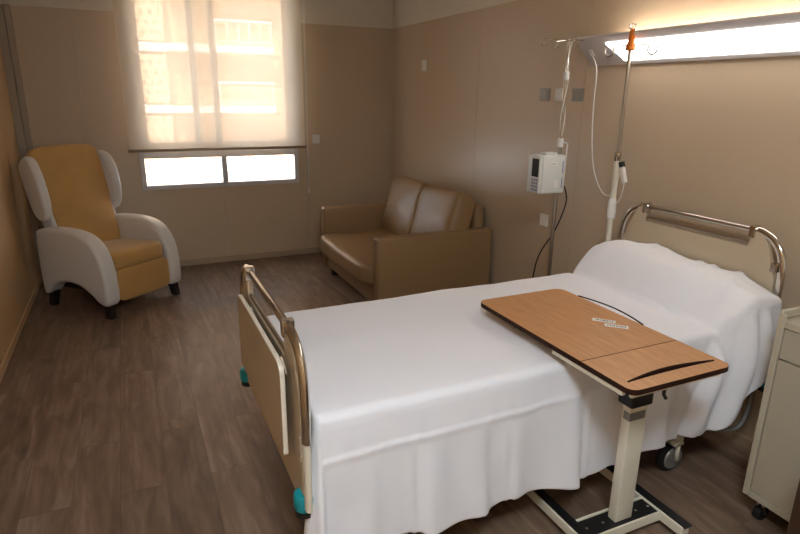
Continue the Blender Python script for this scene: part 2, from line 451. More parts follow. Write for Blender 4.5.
# diffuser lying on the slanted face
def onface(u, w, off):   # u along y, w 0..1 up the slant
    a = Vector((-.02, 0, -.004)); c = Vector((-.155, 0, .14)); d = (c-a).normalized(); nrm = Vector((-d.z, 0, d.x)).normalized()
    if nrm.z > 0: nrm = -nrm
    p = a.lerp(c, w)+nrm*off; return (p.x, u, p.z)
b = BM()
ya, yb2 = -HX+.16, HX-.22
prof = [(.13, .001), (.17, .008), (.45, .012), (.76, .008), (.80, .001)]
A = [b.verts.new(onface(ya, w, o)) for w, o in prof]; B2 = [b.verts.new(onface(yb2-(.07 if w < .5 else .0)-.0, w, o)) for w, o in prof]
for i in range(4): b.faces.new((A[i], A[i+1], B2[i+1], B2[i]))
b.faces.new(A); b.faces.new(B2[::-1])
mk('diffuser', b, M_lamp, lt, recalc=True)
b = BM(); tube(b, [(-.06, -HX+.1, .11), (-.06, HX-.25, .11)], .012, 10); mk('uplight_tube', b, M_up, lt)
b = BM(); box(b, -.006, 0, -.018, .018, -.022, .022, .003)
s_ = mk('lamp_socket', b, M_white, lt, loc=(onface(HX-.07, .5, .002))); s_.rotation_euler = (0, -.75, 0)

# fill lamp added on the ceiling behind the camera for the bed's near side
cl = thing('added_fill_light', 'square ceiling fill light added out of view near the camera', 'lamp', (.15, -.15, ZC))
b = BM(); box(b, -.31, .31, -.31, .31, -.02, 0, .004); mk('frame', b, M_white, cl)
b = BM(); box(b, -.28, .28, -.28, .28, -.026, -.0195, .002); mk('diffuser', b, M_fill_lamp, cl)

# ---------------------------------------------------------------- sofa (local: +x towards wall)
SX0, SX1, SY0, SY1 = 1.585, 2.575, 3.80, 5.20
so = thing('sofa', 'tan leather two-seat sofa against the right wall by the window corner', 'sofa', (SX0, SY0, 0))
W, D = SY1-SY0, SX1-SX0
b = BM(); box(b, .03, D-.02, .09, W-.09, .07, .25, .012); mk('base', b, M_leather, so, smooth=True)
for y0_ in (0, W-.10):
    b = BM(); box(b, 0, D, y0_, y0_+.10, .065, .635, .018, 3); ar = mk('armrest', b, M_leather, so, smooth=True)
    b = BM()
    for zz in (.02,):
        pts = [(-.001, y0_+.016, .09), (-.001, y0_+.016, .618), (-.001, y0_+.084, .618), (-.001, y0_+.084, .09)]
        tube(b, pts, .0035, 6)
    mk('piping', b, M_leather, ar)
b = BM(); box(b, D-.10, D, .12, W-.09, .25, .80, .03, 3); mk('back_frame', b, M_leather, so, smooth=True)
b = BM(); pillow_box(b, .86, W-.205, .17, .02, ex=9, M=Matrix.Translation((.35, W/2, .325)))
seat = mk('seat_cushion', b, M_leather, so, smooth=True, auto=0)
hw = (W-.19)/2
for i in range(2):
    yc = .095+hw*(i+.5) + (-.03 if i == 0 else .0)
    M = Matrix.Translation((.715, yc-.02*i, .645)) @ Matrix.Rotation(math.radians(18), 4, 'Y') @ Matrix.Rotation(math.radians(-3+3*i), 4, 'X')
    b = BM(); pillow_box(b, .20, hw+.02, .52, .022, ex=8, M=M)
    for v in b.verts: v.co += Vector((1, 0, 0))*.012*noise.noise(v.co*5)
    c_ = mk('back_cushion', b, M_leather, so, smooth=True, auto=0)
for x, y in ((.05, .13), (.05, W-.17), (D-.12, .13), (D-.12, W-.17)):
    b = BM(); box(b, x, x+.06, y, y+.06, 0, .072, .004); mk('foot', b, M_black, so)

# ---------------------------------------------------------------- recliner armchair (local: -y is front, x to viewer's right)
FD = Vector((.64, -.77)).normalized()
rz = math.atan2(FD.y, FD.x)+PI/2
arm_c = (-.225, 5.105)
rc = thing('reclining_armchair', 'white winged recliner with mustard seat and back in the corner', 'armchair', (arm_c[0], arm_c[1], 0), rz)
HWD = .36       # half outer width
# arms: side panel outline in (y,z) : y=-.37 front .. +.33 back
def arm_outline():
    o = []
    o += [(-.385, .12), (-.395, .28), (-.375, .42), (-.33, .52), (-.26, .595), (-.16, .635), (-.02, .65), (.16, .645), (.30, .625), (.33, .58)]
    o += [(.34, .40), (.335, .13), (.27, .12), (.20, .19), (.05, .235), (-.10, .225), (-.22, .17), (-.30, .115)]
    return [tuple(p)[:2] for p in smooth_path([(a, c, 0) for a, c in o], 4, closed=True)]
for s in (-1, 1):
    bb = slab2d([arm_outline()], .125, .03, 4)
    # map (x,y,z)->(z thickness -> x, x->y, y->z)
    for v in bb.verts:
        x, y, z = v.co
        t = z-.0625
        v.co = Vector((s*(HWD-.055)+t, x, y))
    a_ = mk('armrest', bb, M_vinyl, rc, smooth=True, auto=60)
# seat & front panel
b = BM(); pillow_box(b, .50, .60, .15, .03, ex=7, M=Matrix.Translation((0, -.075, .395)) @ Matrix.Rotation(math.radians(-5), 4, 'X'))
mk('seat_cushion', b, M_mustard, rc, smooth=True, auto=0)
b = BM(); pillow_box(b, .49, .06, .25, .015, ex=8, M=Matrix.Translation((0, -.355, .235)))
mk('leg_rest', b, M_mustard, rc, smooth=True, auto=0)
b = BM(); box(b, -.25, .25, -.32, .30, .14, .33, .01); mk('seat_frame', b, M_black, rc)
# reclined back : white shell + mustard pad + wings
tilt = math.radians(-17)
MB = Matrix.Translation((0, .17, .40)) @ Matrix.Rotation(tilt, 4, 'X')
b = BM(); pillow_box(b, .50, .10, .84, .02, ex=8, M=MB @ Matrix.Translation((0, .06, .40)))
mk('back_shell', b, M_vinyl, rc, smooth=True, auto=0)
b = BM()
pillow_box(b, .50, .11, .87, .03, ex=7, n=18, M=MB @ Matrix.Translation((0, -.01, .415)))
MBi = MB.inverted()
for v in b.verts:
    q = MBi @ v.co; q.x *= 1+.24*max(0, (q.z-.35)/.5); v.co = MB @ q
    v.co.y += .008*noise.noise(Vector((v.co.x*7+v.co.z*2, v.co.z*2.2, 3)))
mk('back_cushion', b, M_mustard, rc, smooth=True, auto=0)
def wing_outline():
    o = [(.0, .33), (-.06, .35), (-.10, .42), (-.125, .52), (-.135, .66), (-.11, .77), (-.05, .82), (.02, .81), (.08, .76), (.09, .64), (.085, .42), (.05, .35)]
    return [tuple(p)[:2] for p in smooth_path([(a, c, 0) for a, c in o], 4, closed=True)]
for s in (-1, 1):
    bb = slab2d([wing_outline()], .075, .026, 4)
    for v in bb.verts:
        x, y, z = v.co
        v.co = MB @ Vector((s*(.300)+(z-.0375)-s*max(0, -x)*-.18, x, y-.03))
    mk('wing', bb, M_vinyl, rc, smooth=True, auto=60)
for s in (-1, 1):   # side strips of the back below the wings
    b = BM(); pillow_box(b, .05, .12, .50, .01, ex=6, n=8, M=MB @ Matrix.Translation((s*.262, .03, .22)))
    mk('side_panel', b, M_vinyl, rc, smooth=True, auto=0)
b = BM(); box(b, -.262, -.245, -.38, -.365, .17, .36, .004); 
mk('zip_strip', b, M_vinyl, rc)
for x, y in ((-.305, -.33), (.305, -.33), (-.305, .29), (.305, .29)):
    b = BM()
    sx = 1 if x > 0 else -1; sy = 1 if y > 0 else -1
    vs = box(b, x-.03, x+.03, y-.03, y+.03, 0, .135, .004)
    for v in b.verts:
        if v.co.z < .06: v.co.x += sx*.012; v.co.y += sy*.018; v.co.x = x+sx*.012+(v.co.x-x-sx*.012)*.75
    mk('foot', b, M_black, rc)

# ---------------------------------------------------------------- hospital bed
BY = 1.945
FX, HBX = .385, 2.50
bed = thing('hospital_bed', 'hospital bed with chrome-railed head and foot boards', 'bed', (1.45, BY, 0))
ox = Vector((1.45, BY, 0))
def L3(x, y, z): return (x-1.45, y-BY, z)
def board(X, zt, zb, name, face_m, sgn):
    """end board in the y-z plane; outline with rounded shoulders and a notched top filled by a rail"""
    hw_, rl = (.456 if sgn > 0 else .475), .295
    zn = zt-(.085 if sgn > 0 else .115)
    grp = BM()
    out = [(-hw_+.02, zb), (-hw_+.02, zt-.20), (-hw_+.075, zt-.055), (-rl-.045, zt-.004), (-rl, zt-.004), (-rl, zn), (rl, zn), (rl, zt-.004), (rl+.045, zt-.004), (hw_-.075, zt-.055), (hw_-.02, zt-.20), (hw_-.02, zb)]
    rd = [.02, .08, .08, .03, .004, .01, .01, .004, .03, .08, .08, .02]
    bb = slab2d([rounded(out, rd)], .022, .003, 1)
    for v in bb.verts:
        x, y, z = v.co
        v.co = Vector(L3(X+(z-.011), BY+x, y))
    pn = mk(name, bb, [face_m], bed)
    return pn
def frame_tube(X, zt, zend, s, upto):
    hw_, rl = (.456 if X > 1 else .475), .295
    p = [(X, BY+s*(hw_+.0), zend), (X, BY+s*hw_, zt-.18), (X, BY+s*(hw_-.014), zt-.10), (X, BY+s*(hw_-.055), zt-.042), (X, BY+s*(rl+.05), zt-.014), (X, BY+s*rl, zt-.010)]
    pts = smooth_path([L3(*q) for q in p], 6)
    b = BM(); tube(b, pts, .0115 if X > 1 else .014, 12, sx=1.6, up0=(1, 0, 0))
    return b
# head board
hb = board(HBX, 1.10, .42, 'headboard', M_beige, 1)
fb = board(FX, .98, .42, 'footboard', M_beige, -1)
for X, zt, zend, prt in ((HBX, 1.10, .80, hb), (FX, .98, .665, fb)):
    for s in (-1, 1):
        mk('frame_tube', frame_tube(X, zt, zend, s, 0), M_chrome, prt, smooth=True)
        b = BM(); hq = .456 if X > 1 else .475; tube(b, [L3(X, BY+s*hq, .43), L3(X, BY+s*hq, zend+.002)], .012, 12, sx=1.7, up0=(1, 0, 0)); mk('post', b, M_cream, prt, smooth=True)
        b = BM(); box(b, *[L3(X-.02, 0, 0)[0], L3(X+.02, 0, 0)[0]], s*.305-.014, s*.305+.014, zt-.045, zt+.012, .004); mk('rail_bracket', b, M_chrome, prt)
    b = BM(); tube(b, [L3(X, BY-.30, zt-.01), L3(X, BY+.30, zt-.01)], .013, 14); mk('rail', b, M_chrome, prt, smooth=True)
    b = BM(); zl = zt-(.07 if X > 1 else .105); tube(b, [L3(X, BY-.295, zl), L3(X, BY+.295, zl)], .007, 10); mk('lower_rail', b, M_steel, prt, smooth=True)
# small chrome latch on the head board corner
b = BM(); box(b, *[L3(HBX-.022, 0, 0)[0], L3(HBX-.008, 0, 0)[0]], -.445, -.415, .93, .97, .004); mk('latch', b, M_chrome, hb)
# folded-down linen shelf at the foot
bb = slab2d([rounded([(1.555, .575), (2.27, .575), (2.27, .885), (1.555, .885)], [.015, .015, .05, .05])], .016, .003, 1)
for v in bb.verts:
    x, y, z = v.co; v.co = Vector(L3(.335+z, x, y))
for f in bb.faces:
    f.material_index = 1 if abs(f.normal.x) < .8 else 0
bb.normal_update()
for f in bb.faces: f.material_index = 0 if abs(f.normal.x) > .8 else 1
ts = mk('linen_shelf', bb, [M_beige, M_beige_edge], bed)
for yy in (1.68, 2.16):
    b = BM()
    tube(b, [L3(.351, yy, .845), L3(.366, yy-.02, .86), L3(.377, yy-.045, .80)], .006, 8); tube(b, [L3(.352, yy+.03, .82), L3(.37, yy+.02, .80), L3(.377, yy-.03, .745)], .006, 8)
    mk('hinge', b, M_chrome, ts, smooth=True)
# faint raised lettering strokes on the foot board outside
b = BM(); tube(b, [L3(.3735, 1.495+.007*math.sin(k*1.9)+.003*math.sin(k*.7), .585+.09*k/24) for k in range(25)], .0016, 5); mk('lettering', b, M_white, fb)
# corner bumpers
for X in (FX-.005, HBX-.0):
    for s in (-1, 1):
        b = BM(); c = L3(X+(.004 if X < 1 else 0), BY+s*(.49 if X > 1 or s > 0 else .435), 0)
        lathe(b, [(.02, .405), (.032, .41), (.036, .42), (.036, .455), (.032, .465), (.02, .47)], (c[0], c[1], 0), seg=24)
        bu = mk('bumper', b, M_teal, bed, smooth=True)
        b = BM(); lathe(b, [(.022, .385), (.031, .389), (.031, .406), (.022, .407)], (c[0], c[1], 0), seg=24); mk('bumper_base', b, M_blackrub, bu, smooth=True)
# chassis
b = BM()
for s in (-1, 1): box(b, -1.04, 1.03, s*.40-.025, s*.40+.025, .40, .46, .004)
box(b, -1.05, -1.0, -.46, .46, .38, .44, .004); box(b, .99, 1.04, -.46, .46, .38, .44, .004)
for s in (-1, 1): box(b, -.72, .72, s*.30-.025, s*.30+.025, .17, .22, .004)
for x in (-.72, .66): box(b, x-.03, x+.03, -.40, .40, .165, .225, .004)
for x in (-.45, .45):
    for s in (-1, 1): tube(b, [(x, s*.27, .2), (x+.25, s*.27, .42)], .018, 10)
mk('chassis', b, M_cream, bed)
b = BM(); box(b, -.995, .985, -.44, .44, .46, .50, .005); mk('mattress_deck', b, M_steel, bed)
for x in (-.72, .66):
    for s in (-1, 1):
        b = BM(); lathe(b, [(.02, -.022), (.060, -.02), (.072, -.012), (.074, 0), (.072, .012), (.060, .02), (.02, .022)], (x, s*.36, .074), axis='y', seg=28)
        wh = mk('caster_wheel', b, M_blackrub, bed, smooth=True)
        b = BM(); lathe(b, [(.008, -.032), (.05, -.028), (.055, -.021)], (x, s*.36, .074), axis='y', seg=24); lathe(b, [(.055, .021), (.05, .028), (.008, .032)], (x, s*.36, .074), axis='y', seg=24)
        mk('hub_cap', b, M_grey, wh, smooth=True)
        b = BM(); box(b, x-.03, x+.03, s*.36-.045, s*.36+.045, .148, .168, .005); tube(b, [(x, s*.36-.04, .15), (x, s*.36-.04, .074)], .010, 8); tube(b, [(x, s*.36+.04, .15), (x, s*.36+.04, .074)], .010, 8)
        mk('caster_fork', b, M_cream, wh)

b = BM(); tube(b, smooth_path([L3(2.44, 1.50, .56), L3(2.475, 1.50, .42), L3(2.475, 1.50, .24), L3(2.42, 1.52, .17), L3(2.30, 1.58, .20), L3(2.20, 1.66, .36)], 8), .012, 10); mk('hand_control_cable', b, M_grey, bed, smooth=True)
# mattress (lies on the bed)
MX0, MX1, MY0, MY1, MZ = .411, 2.455, 1.50, 2.39, .715
b = BM(); box(b, MX0+.022, MX1, MY0+.015, MY1-.015, .502, MZ-.02, .03, 3); m_ = mk('mattress', b, M_matt, None, smooth=True)
tag(m_, 'mattress hidden under the white bedspread', 'mattress')

# pillow under the spread
b = BM(); pillow_box(b, .20, .72, .07, .02, ex=3.6, M=Matrix.Translation((2.345, 1.945, .768)))
p_ = mk('pillow', b, M_sheet, None, smooth=True, auto=0); tag(p_, 'pillow wrapped under the spread at the headboard end', 'pillow')

# bedspread -------------------------------------------------------
def sstep(a, b_, x):
    t = max(0, min(1, (x-a)/(b_-a))); return t*t*(3-2*t)
def top_h(x, y):
    """height of the cover's top at x,y"""
    z = MZ+.006
    # pillow bolster with rounded ends
    t = (y-1.945)/.475
    endf = max(0, 1-abs(t)**7)
    u0 = max(0, min(1, (x-2.17-.012*math.sin(y*9))/.15)); prof = .55*math.sqrt(1-(1-u0)**2)+.45*sstep(0, 1, u0)
    back = 1-.10*sstep(2.36, 2.47, x)
    hgt = .183+.012*t-.006*t*t
    z += hgt*prof*back*(.30+.70*endf**.5 if endf > 0 else .30)
    # slack
    z += .0035*noise.noise(Vector((x*3, y*4, 1)))+.0035*noise.noise(Vector((x*7+y*3, y*5-x*2, 5)))
    if prof > 0: 
        z += prof*(.016*noise.noise(Vector((x*5, y*6, 9)))+.009*noise.noise(Vector((x*14+y*6, y*9, 2))))
        for cy, sl_, am in ((1.60, .35, .012), (1.69, .55, .009), (1.82, .2, .006), (2.18, -.3, .008), (2.28, -.4, .008)):
            z += prof*am*math.exp(-((y-cy-sl_*(x-2.3))/.018)**2)
    if .6 < x < 2.1: z += .003*max(0, noise.noise(Vector((x*2.2-y*1.0, y*10, 3))))
    if x > 2.1: z += prof*.006*math.sin((x*8+y*14))*noise.noise(Vector((x*3, y*3, 7)))*2
    # tuck line in front of the pillow
    z -= .012*math.exp(-((x-2.16)/.02)**2)
    return z
RC = .032
X0, X1, Y0, Y1 = MX0+.012, 2.468, MY0+RC-.012, MY1-RC+.015
b = BM()
NX, NY = 150, 70
G = [[b.verts.new((X0+RC*.4+(X1-X0-RC*.4)*i/NX, Y0+(Y1-Y0)*j/NY, 0)) for j in range(NY+1)] for i in range(NX+1)]
for r_ in G:
    for v in r_:
        v.co.z = top_h(v.co.x, v.co.y)
        pz = sstep(2.16, 2.27, v.co.x)
        v.co.y += -.045*pz*max(0, 1-(v.co.y-Y0)/.2)-.004*pz*max(0, 1-(Y1-v.co.y)/.2)
for i in range(NX):
    for j in range(NY): b.faces.new((G[i][j], G[i+1][j], G[i+1][j+1], G[i][j+1]))
# skirt columns: near side from head to foot, corner fan, foot, corner fan, far side
cols = []
for i in range(NX, -1, -1): cols.append((G[i][0], (0, -1), 'near'))
for k in range(1, 16): a = k/16*PI/2; cols.append((G[0][0], (-math.sin(a), -math.cos(a)), 'c1'))
for j in range(0, NY+1): cols.append((G[0][j], (-1, 0), 'foot'))
for k in range(1, 8): a = k/8*PI/2; cols.append((G[0][NY], (-math.cos(a), math.sin(a)), 'c2'))
for i in range(0, NX+1): cols.append((G[i][NY], (0, 1), 'far'))
def gauss(x, c, s): return math.exp(-((x-c)/s)**2)
def near_fold(x, t):
    """outward displacement of the near drape at x, depth t (0..1)"""
    f = 0
    g_ = t**1.3
    # folds: (position at hem, drift, amplitude, width)
    # broad soft folds with a steeper side, fading in towards the hem
    for c, dr, a, w, st in ((.60, .0, .016, .075, 1), (.80, .0, .030, .085, -1), (1.02, .02, .018, .07, 1), (1.16, .03, .014, .05, -1), (1.43, .03, .030, .09, 1), (1.66, .04, .014, .06, -1), (1.90, .07, .024, .08, 1), (2.10, .05, .012, .05, -1)):
        d = (x+dr*(1-t))-c
        ww = w if d*st < 0 else w*.30
        f += 1.45*a*g_*math.exp(-(d/ww)**2)
    for c, a, wd in ((.742, .007, .009), (1.49, .006, .009), (1.12, .004, .008), (1.98, .005, .01)):
        f += 1.5*a*sstep(.18, .45, t)*gauss(x+.012*math.sin(t*4), c, wd)
    f += .010*g_*noise.noise(Vector((x*6, t*1.5, 4)))+.005*noise.noise(Vector((x*13, t*4, 8)))*sstep(0, .3, t)
    # horizontal ironing crease
    cz = .282-.045*(x-.4)+.010*math.sin(x*6+1)
    f += .005*sstep(cz-.016, cz-.003, t)*(1-sstep(cz+.004, cz+.06, t))
    return f
NT = 64
prev = None; rows = []
for v, nrm, kind in cols:
    x, y, z = v.co; nx_, ny_ = nrm
    if kind == 'near': hem = .218+.06*sstep(1.5, 2.15, x)+.10*(1-sstep(.42, .62, x))*0+.010*math.sin(x*11+1)
    elif kind == 'c1': hem = .20
    elif kind == 'foot': hem = .46
    elif kind == 'c2': hem = .42
    else: hem = .30
    if kind == 'near' and x > 2.17:
        q = sstep(2.16, 2.48, x); hem = hem+(.60-hem)*q**.8
    if kind == 'foot': hem = .20+(.46-.20)*sstep(1.50, 1.58, y)
    col = [v]
    # quarter round then down
    rc = RC*(1.0 if kind != 'foot' else .4)
    if kind == 'c1': rc = RC*(1-.6*abs(nx_))
    if kind == 'c2': rc = RC*(1-.6*abs(nx_))
    nq = 6
    for k in range(1, nq+1):
        a = k/nq*PI/2
        col.append(b.verts.new((x+nx_*rc*math.sin(a), y+ny_*rc*math.sin(a), z-rc*(1-math.cos(a)))))
    zt = z-rc
    for k in range(1, NT+1):
        t = k/NT
        zz = zt+(hem-zt)*t
        td = (.72-zz)/.52     # absolute depth
        tt = max(0, td)
        if kind == 'near':
            off = rc+near_fold(x, tt)+.010*sstep(.0, .3, tt)
            if x > 2.0:       # swag pulled back from the pillow end, long diagonal folds
                off += .040*sstep(2.0, 2.2, x)*sstep(0, .35, (z-zz)*1.6)*(1-.5*sstep(2.3, 2.47, x))
                for dd, am, wd in ((.0, .030, .030), (.115, .022, .028), (.21, .02, .026)):
                    xc = 2.16+dd-.16*max(0, .80-zz)**1.6*(1.8-dd*3)
                    off += am*gauss(x, xc, wd)*sstep(0, .12, z-zz)
                    off -= am*.6*gauss(x, xc-.045, .022)*sstep(0, .12, z-zz)
        elif kind == 'c1':
            w = abs(nx_)
            off = rc+.03*tt+(.045*math.sin(w*PI/2*1.0+.5))*tt**1.1*(1-w*.75)+.006*math.sin(w*9)*tt
            off = max(off, rc+.022*tt)+.012*tt*w
        elif kind == 'foot':
            off = rc+.004*tt+.004*math.sin(y*20)*tt
        elif kind == 'c2': off = rc+.01*tt
        else: off = rc+.02*tt+.012*math.sin(x*9)*tt+.008*math.sin(x*23)*tt
        col.append(b.verts.new((x+nx_*off, y+ny_*off, zz)))
    rows.append(col)
for A, B2 in zip(rows, rows[1:]):
    for k in range(len(A)-1):
        vs = [A[k], A[k+1], B2[k+1], B2[k]]
        u_ = []
        for q in vs:
            if q not in u_: u_.append(q)
        if len(u_) >= 3: b.faces.new(u_)
# head edge tucked down behind the pillow
hl = [G[NX][j] for j in range(NY+1)]
h2 = [b.verts.new((v.co.x+.004, v.co.y, v.co.z-.06)) for v in hl]
for j in range(NY): b.faces.new((hl[j], hl[j+1], h2[j+1], h2[j]))
bs = mk('bedspread', b, M_sheet, None, smooth=True, auto=0)
tag(bs, 'white cotton bedspread draped over the bed with its side hanging in folds', 'bedspread')
so_ = bs.modifiers.new('thickness', 'SOLIDIFY'); so_.thickness = .003; so_.offset = 1

# ---------------------------------------------------------------- overbed table
tb = thing('overbed_table', 'beech-topped overbed table on a cream column reaching across the bed', 'table', (1.60, 1.41, 0))
TX0, TX1, TY0, TY1, TZ = 1.318, 1.772, 1.147, 2.035, .79
def tl(x, y): return (x-1.60, y-1.41)
def arc_hole(x0, x1, ybase, bow, thick, n=16):
    lo = []; hi = []
    for k in range(n+1):
        u = k/n; x = x0+(x1-x0)*u
        s = math.sin(u*PI)
        hi.append(tl(x, ybase+bow*s)); lo.append(tl(x, ybase+(bow-thick)*s))
    return [hi[0]]+hi[1:-1]+[hi[-1]]+lo[1:-1][::-1]
ys_ = 1.378   # seam between fixed end and main leaf
out1 = rounded([tl(TX0, TY0), tl(TX1, TY0), tl(TX1, ys_-.001), tl(TX0, ys_-.001)], [.04, .04, .001, .001])
hole = arc_hole(TX0+.035, TX1-.03, TY0+.052, .024, .018)
out2 = rounded([tl(TX0, ys_+.001), tl(TX1, ys_+.001), tl(TX1, TY1), tl(TX0, TY1)], [.001, .001, .05, .05])
for nm, outl in (('end_leaf', [out1, hole]), ('main_leaf', [out2])):
    bb = slab2d(outl, .02, .0015, 1)
    bmesh.ops.recalc_face_normals(bb, faces=bb.faces); bb.normal_update()
    for f in bb.faces: f.material_index = 0 if abs(f.normal.z) > .9 else 1
    for v in bb.verts: v.co.z += TZ-.02
    lf = mk(nm, bb, [M_beech, M_darkwood], tb)
    if nm == 'main_leaf': leaf = lf
    else: endleaf = lf
# dark raised lips
b = BM(); pts = [(*tl(TX0+.035+(TX1-TX0-.065)*k/20, TY0+.053+.024*math.sin(k/20*PI)), TZ+.001) for k in range(21)]
tube(b, pts, .0035, 8); mk('lip', b, M_darkwood, endleaf, smooth=True)
b = BM(); pts = [(*tl(TX1-.004+.032*math.sin(k/20*PI), 1.535+.37*k/20), TZ+.003) for k in range(21)]
tube(b, pts, .0032, 8); mk('book_stop', b, M_darkwood, leaf, smooth=True)
# stickers
for i, (x, y, a) in enumerate(((1.660, 1.632, -.83), (1.6625, 1.5665, -.77))):
    b = BM(); z0 = TZ+.0005*(i+1)
    MM = Matrix.Translation((*tl(x, y), 0)) @ Matrix.Rotation(a, 4, 'Z')
    box(b, -.044, .044, -.016, .016, z0, z0+.0004, M=MM); st = mk('sticker', b, M_white, leaf)
    b = BM(); q = -.034
    random.seed(3+i)
    while q < .032:
        w = random.choice((.002, .003, .0045)); box(b, q, q+w, -.006, .007, z0+.0005, z0+.0008, M=MM); q += w+random.choice((.002, .003, .004))
    mk('sticker_print', b, M_print, st)
# undercarriage frame
b = BM()
box(b, -.278, -.262, -.22, .12, TZ-.038, TZ-.0205, .003); box(b, -.235, -.215, .10, .46, TZ-.038, TZ-.0205, .002)
box(b, .085, .105, -.20, .46, TZ-.042, TZ-.022, .003)
box(b, -.262, .140, -.246, -.232, TZ-.038, TZ-.0205, .003); box(b, -.258, .085, .44, .46, TZ-.038, TZ-.0205, .003)
mk('top_frame', b, M_cream, tb)
b = BM(); box(b, -.052, .052, -.070, .0, .570, TZ-.043, .006); box(b, -.10, .06, -.09, .09, TZ-.058, TZ-.043, .004); mk('collar', b, M_black, tb)
b = BM(); tube(b, [(-.10, -.228, TZ-.03), (-.10, -.228, TZ-.066), (-.095, -.236, TZ-.080)], .006, 8); box(b, -.115, -.085, -.231, -.17, TZ-.052, TZ-.0205, .004); mk('release_lever', b, M_black, tb, smooth=False)
b = BM(); box(b, -.044, .042, -.060, -.018, .07, .575, .005, 3); co = mk('column', b, M_cream, tb, smooth=True)
b = BM(); box(b, -.0455, .0300, -.0612, -.0592, .515, .548, .0005); mk('rating_label', b, M_label, co)
b = BM(); box(b, -.0455, -.0435, -.0605, -.030, .515, .548, .0005); mk('rating_label', b, M_label, co)
# base: two runners and a crossbar
for x in (-.205, .187):
    b = BM(); box(b, x-.021, x+.021, -.19, .50, .035, .075, .004); rn = mk('runner', b, M_cream, tb)
    b = BM(); box(b, x-.019+(.006), x+.019+(.008), -.195, .505, .070, .079, .003); mk('runner_cap', b, M_black, rn)
    for y in (-.175, .485):
        b = BM(); lathe(b, [(.01, -.014), (.022, -.013), (.024, 0), (.022, .013), (.01, .014)], (x, y, .0245), axis='x', seg=20); tube(b, [(x, y, .03), (x, y, .042)], .01, 8)
        mk('caster', b, M_blackrub, rn, smooth=True)
b = BM(); box(b, -.185, .167, -.09, .014, .036, .062, .004); box(b, -.185, .167, -.09, -.082, .06, .078, .002); box(b, -.185, .167, .006, .014, .06, .078, .002); cb = mk('crossbar', b, M_cream, tb)
b = BM(); box(b, -.183, .165, -.0815, .0055, .062, .070, .001); cc = mk('crossbar_cover', b, M_black, cb)
for x in (-.165, -.085, .085, .15):
    b = BM(); lathe(b, [(.006, .070), (.006, .073), (.003, .074)], (x, -.038, 0), seg=10); mk('screw', b, M_chrome, cc)

# ---------------------------------------------------------------- IV stands
def ring(bm, c, r, a0, a1, pl, tr=.003, n=16):
    """arc in the vertical plane whose horizontal direction is pl"""
    pts = []
    for k in range(n+1):
        a = a0+(a1-a0)*k/n
        pts.append(Vector(c)+Vector((pl[0]*math.cos(a)*r, pl[1]*math.cos(a)*r, math.sin(a)*r)))
    tube(bm, pts, tr, 8)
iv = thing('iv_stand', 'chrome infusion stand behind the bed holding the pump', 'iv stand', (2.37, 2.84, 0))
b = BM(); tube(b, [(0, 0, .08), (0, 0, 1.38)], .0125, 14); mk('lower_pole', b, M_steel, iv, smooth=True)
b = BM(); tube(b, [(0, 0, 1.38), (0, 0, 1.965)], .008, 12); mk('upper_pole', b, M_chrome, iv, smooth=True)
b = BM(); lathe(b, [(.012, 1.355), (.018, 1.36), (.018, 1.405), (.012, 1.41)], seg=16); tube(b, [(.0, 0, 1.383), (.022, -.03, 1.383)], .006, 8); mk('clamp_collar', b, M_white, iv, smooth=True)
b = BM(); lathe(b, [(.010, 1.74), (.017, 1.745), (.017, 1.785), (.010, 1.79)], seg=12); mk('drip_clip', b, M_white, iv, smooth=True)
hk = BM()
dx = Vector((1, -.12, 0)).normalized(); dy = Vector((-dx.y, dx.x, 0))
for d, Ln in ((dx, .155), (-dx, .165), (dy, .13), (-dy, .07)):
    e = d*Ln
    pts = [(0, 0, 1.955), tuple(Vector((0, 0, 1.962))+d*.03), tuple(Vector((0, 0, 1.962))+e)]
    tube(hk, pts, .0035, 8)
    # down-turned open ring
    c = Vector((0, 0, 1.942))+e
    ring(hk, c, .020, PI/2, PI/2-1.75*PI, (d.x, d.y), .003)
mk('hook_cross', hk, M_chrome, iv, smooth=True)
# tubing twisted round upper pole
b = BM()
for ph in (0, PI):
    tube(b, [(.012*math.cos(ph+z*14), .012*math.sin(ph+z*14), z) for z in [1.42+.53*k/60 for k in range(61)]], .0032, 6)
mk('coiled_tubing', b, M_clear, iv, smooth=True)
for k in range(5):
    a = 2*PI*k/5+.3
    b = BM(); tube(b, [(.02*math.cos(a), .02*math.sin(a), .09), (.22*math.cos(a), .22*math.sin(a), .07)], .012, 10)
    leg = mk('leg', b, M_chrome, iv, smooth=True)
    c = (.215*math.cos(a), .215*math.sin(a))
    b = BM(); lathe(b, [(.008, -.01), (.024, -.009), (.026, 0), (.024, .009), (.008, .01)], (c[0], c[1], .026), axis='x', seg=16); tube(b, [(c[0], c[1], .03), (c[0], c[1], .068)], .006, 8)
    mk('caster', b, M_blackrub, leg, smooth=True)
b = BM(); lathe(b, [(.02, .075), (.034, .08), (.034, .105), (.016, .11)], seg=18); mk('base_hub', b, M_chrome, iv, smooth=True)

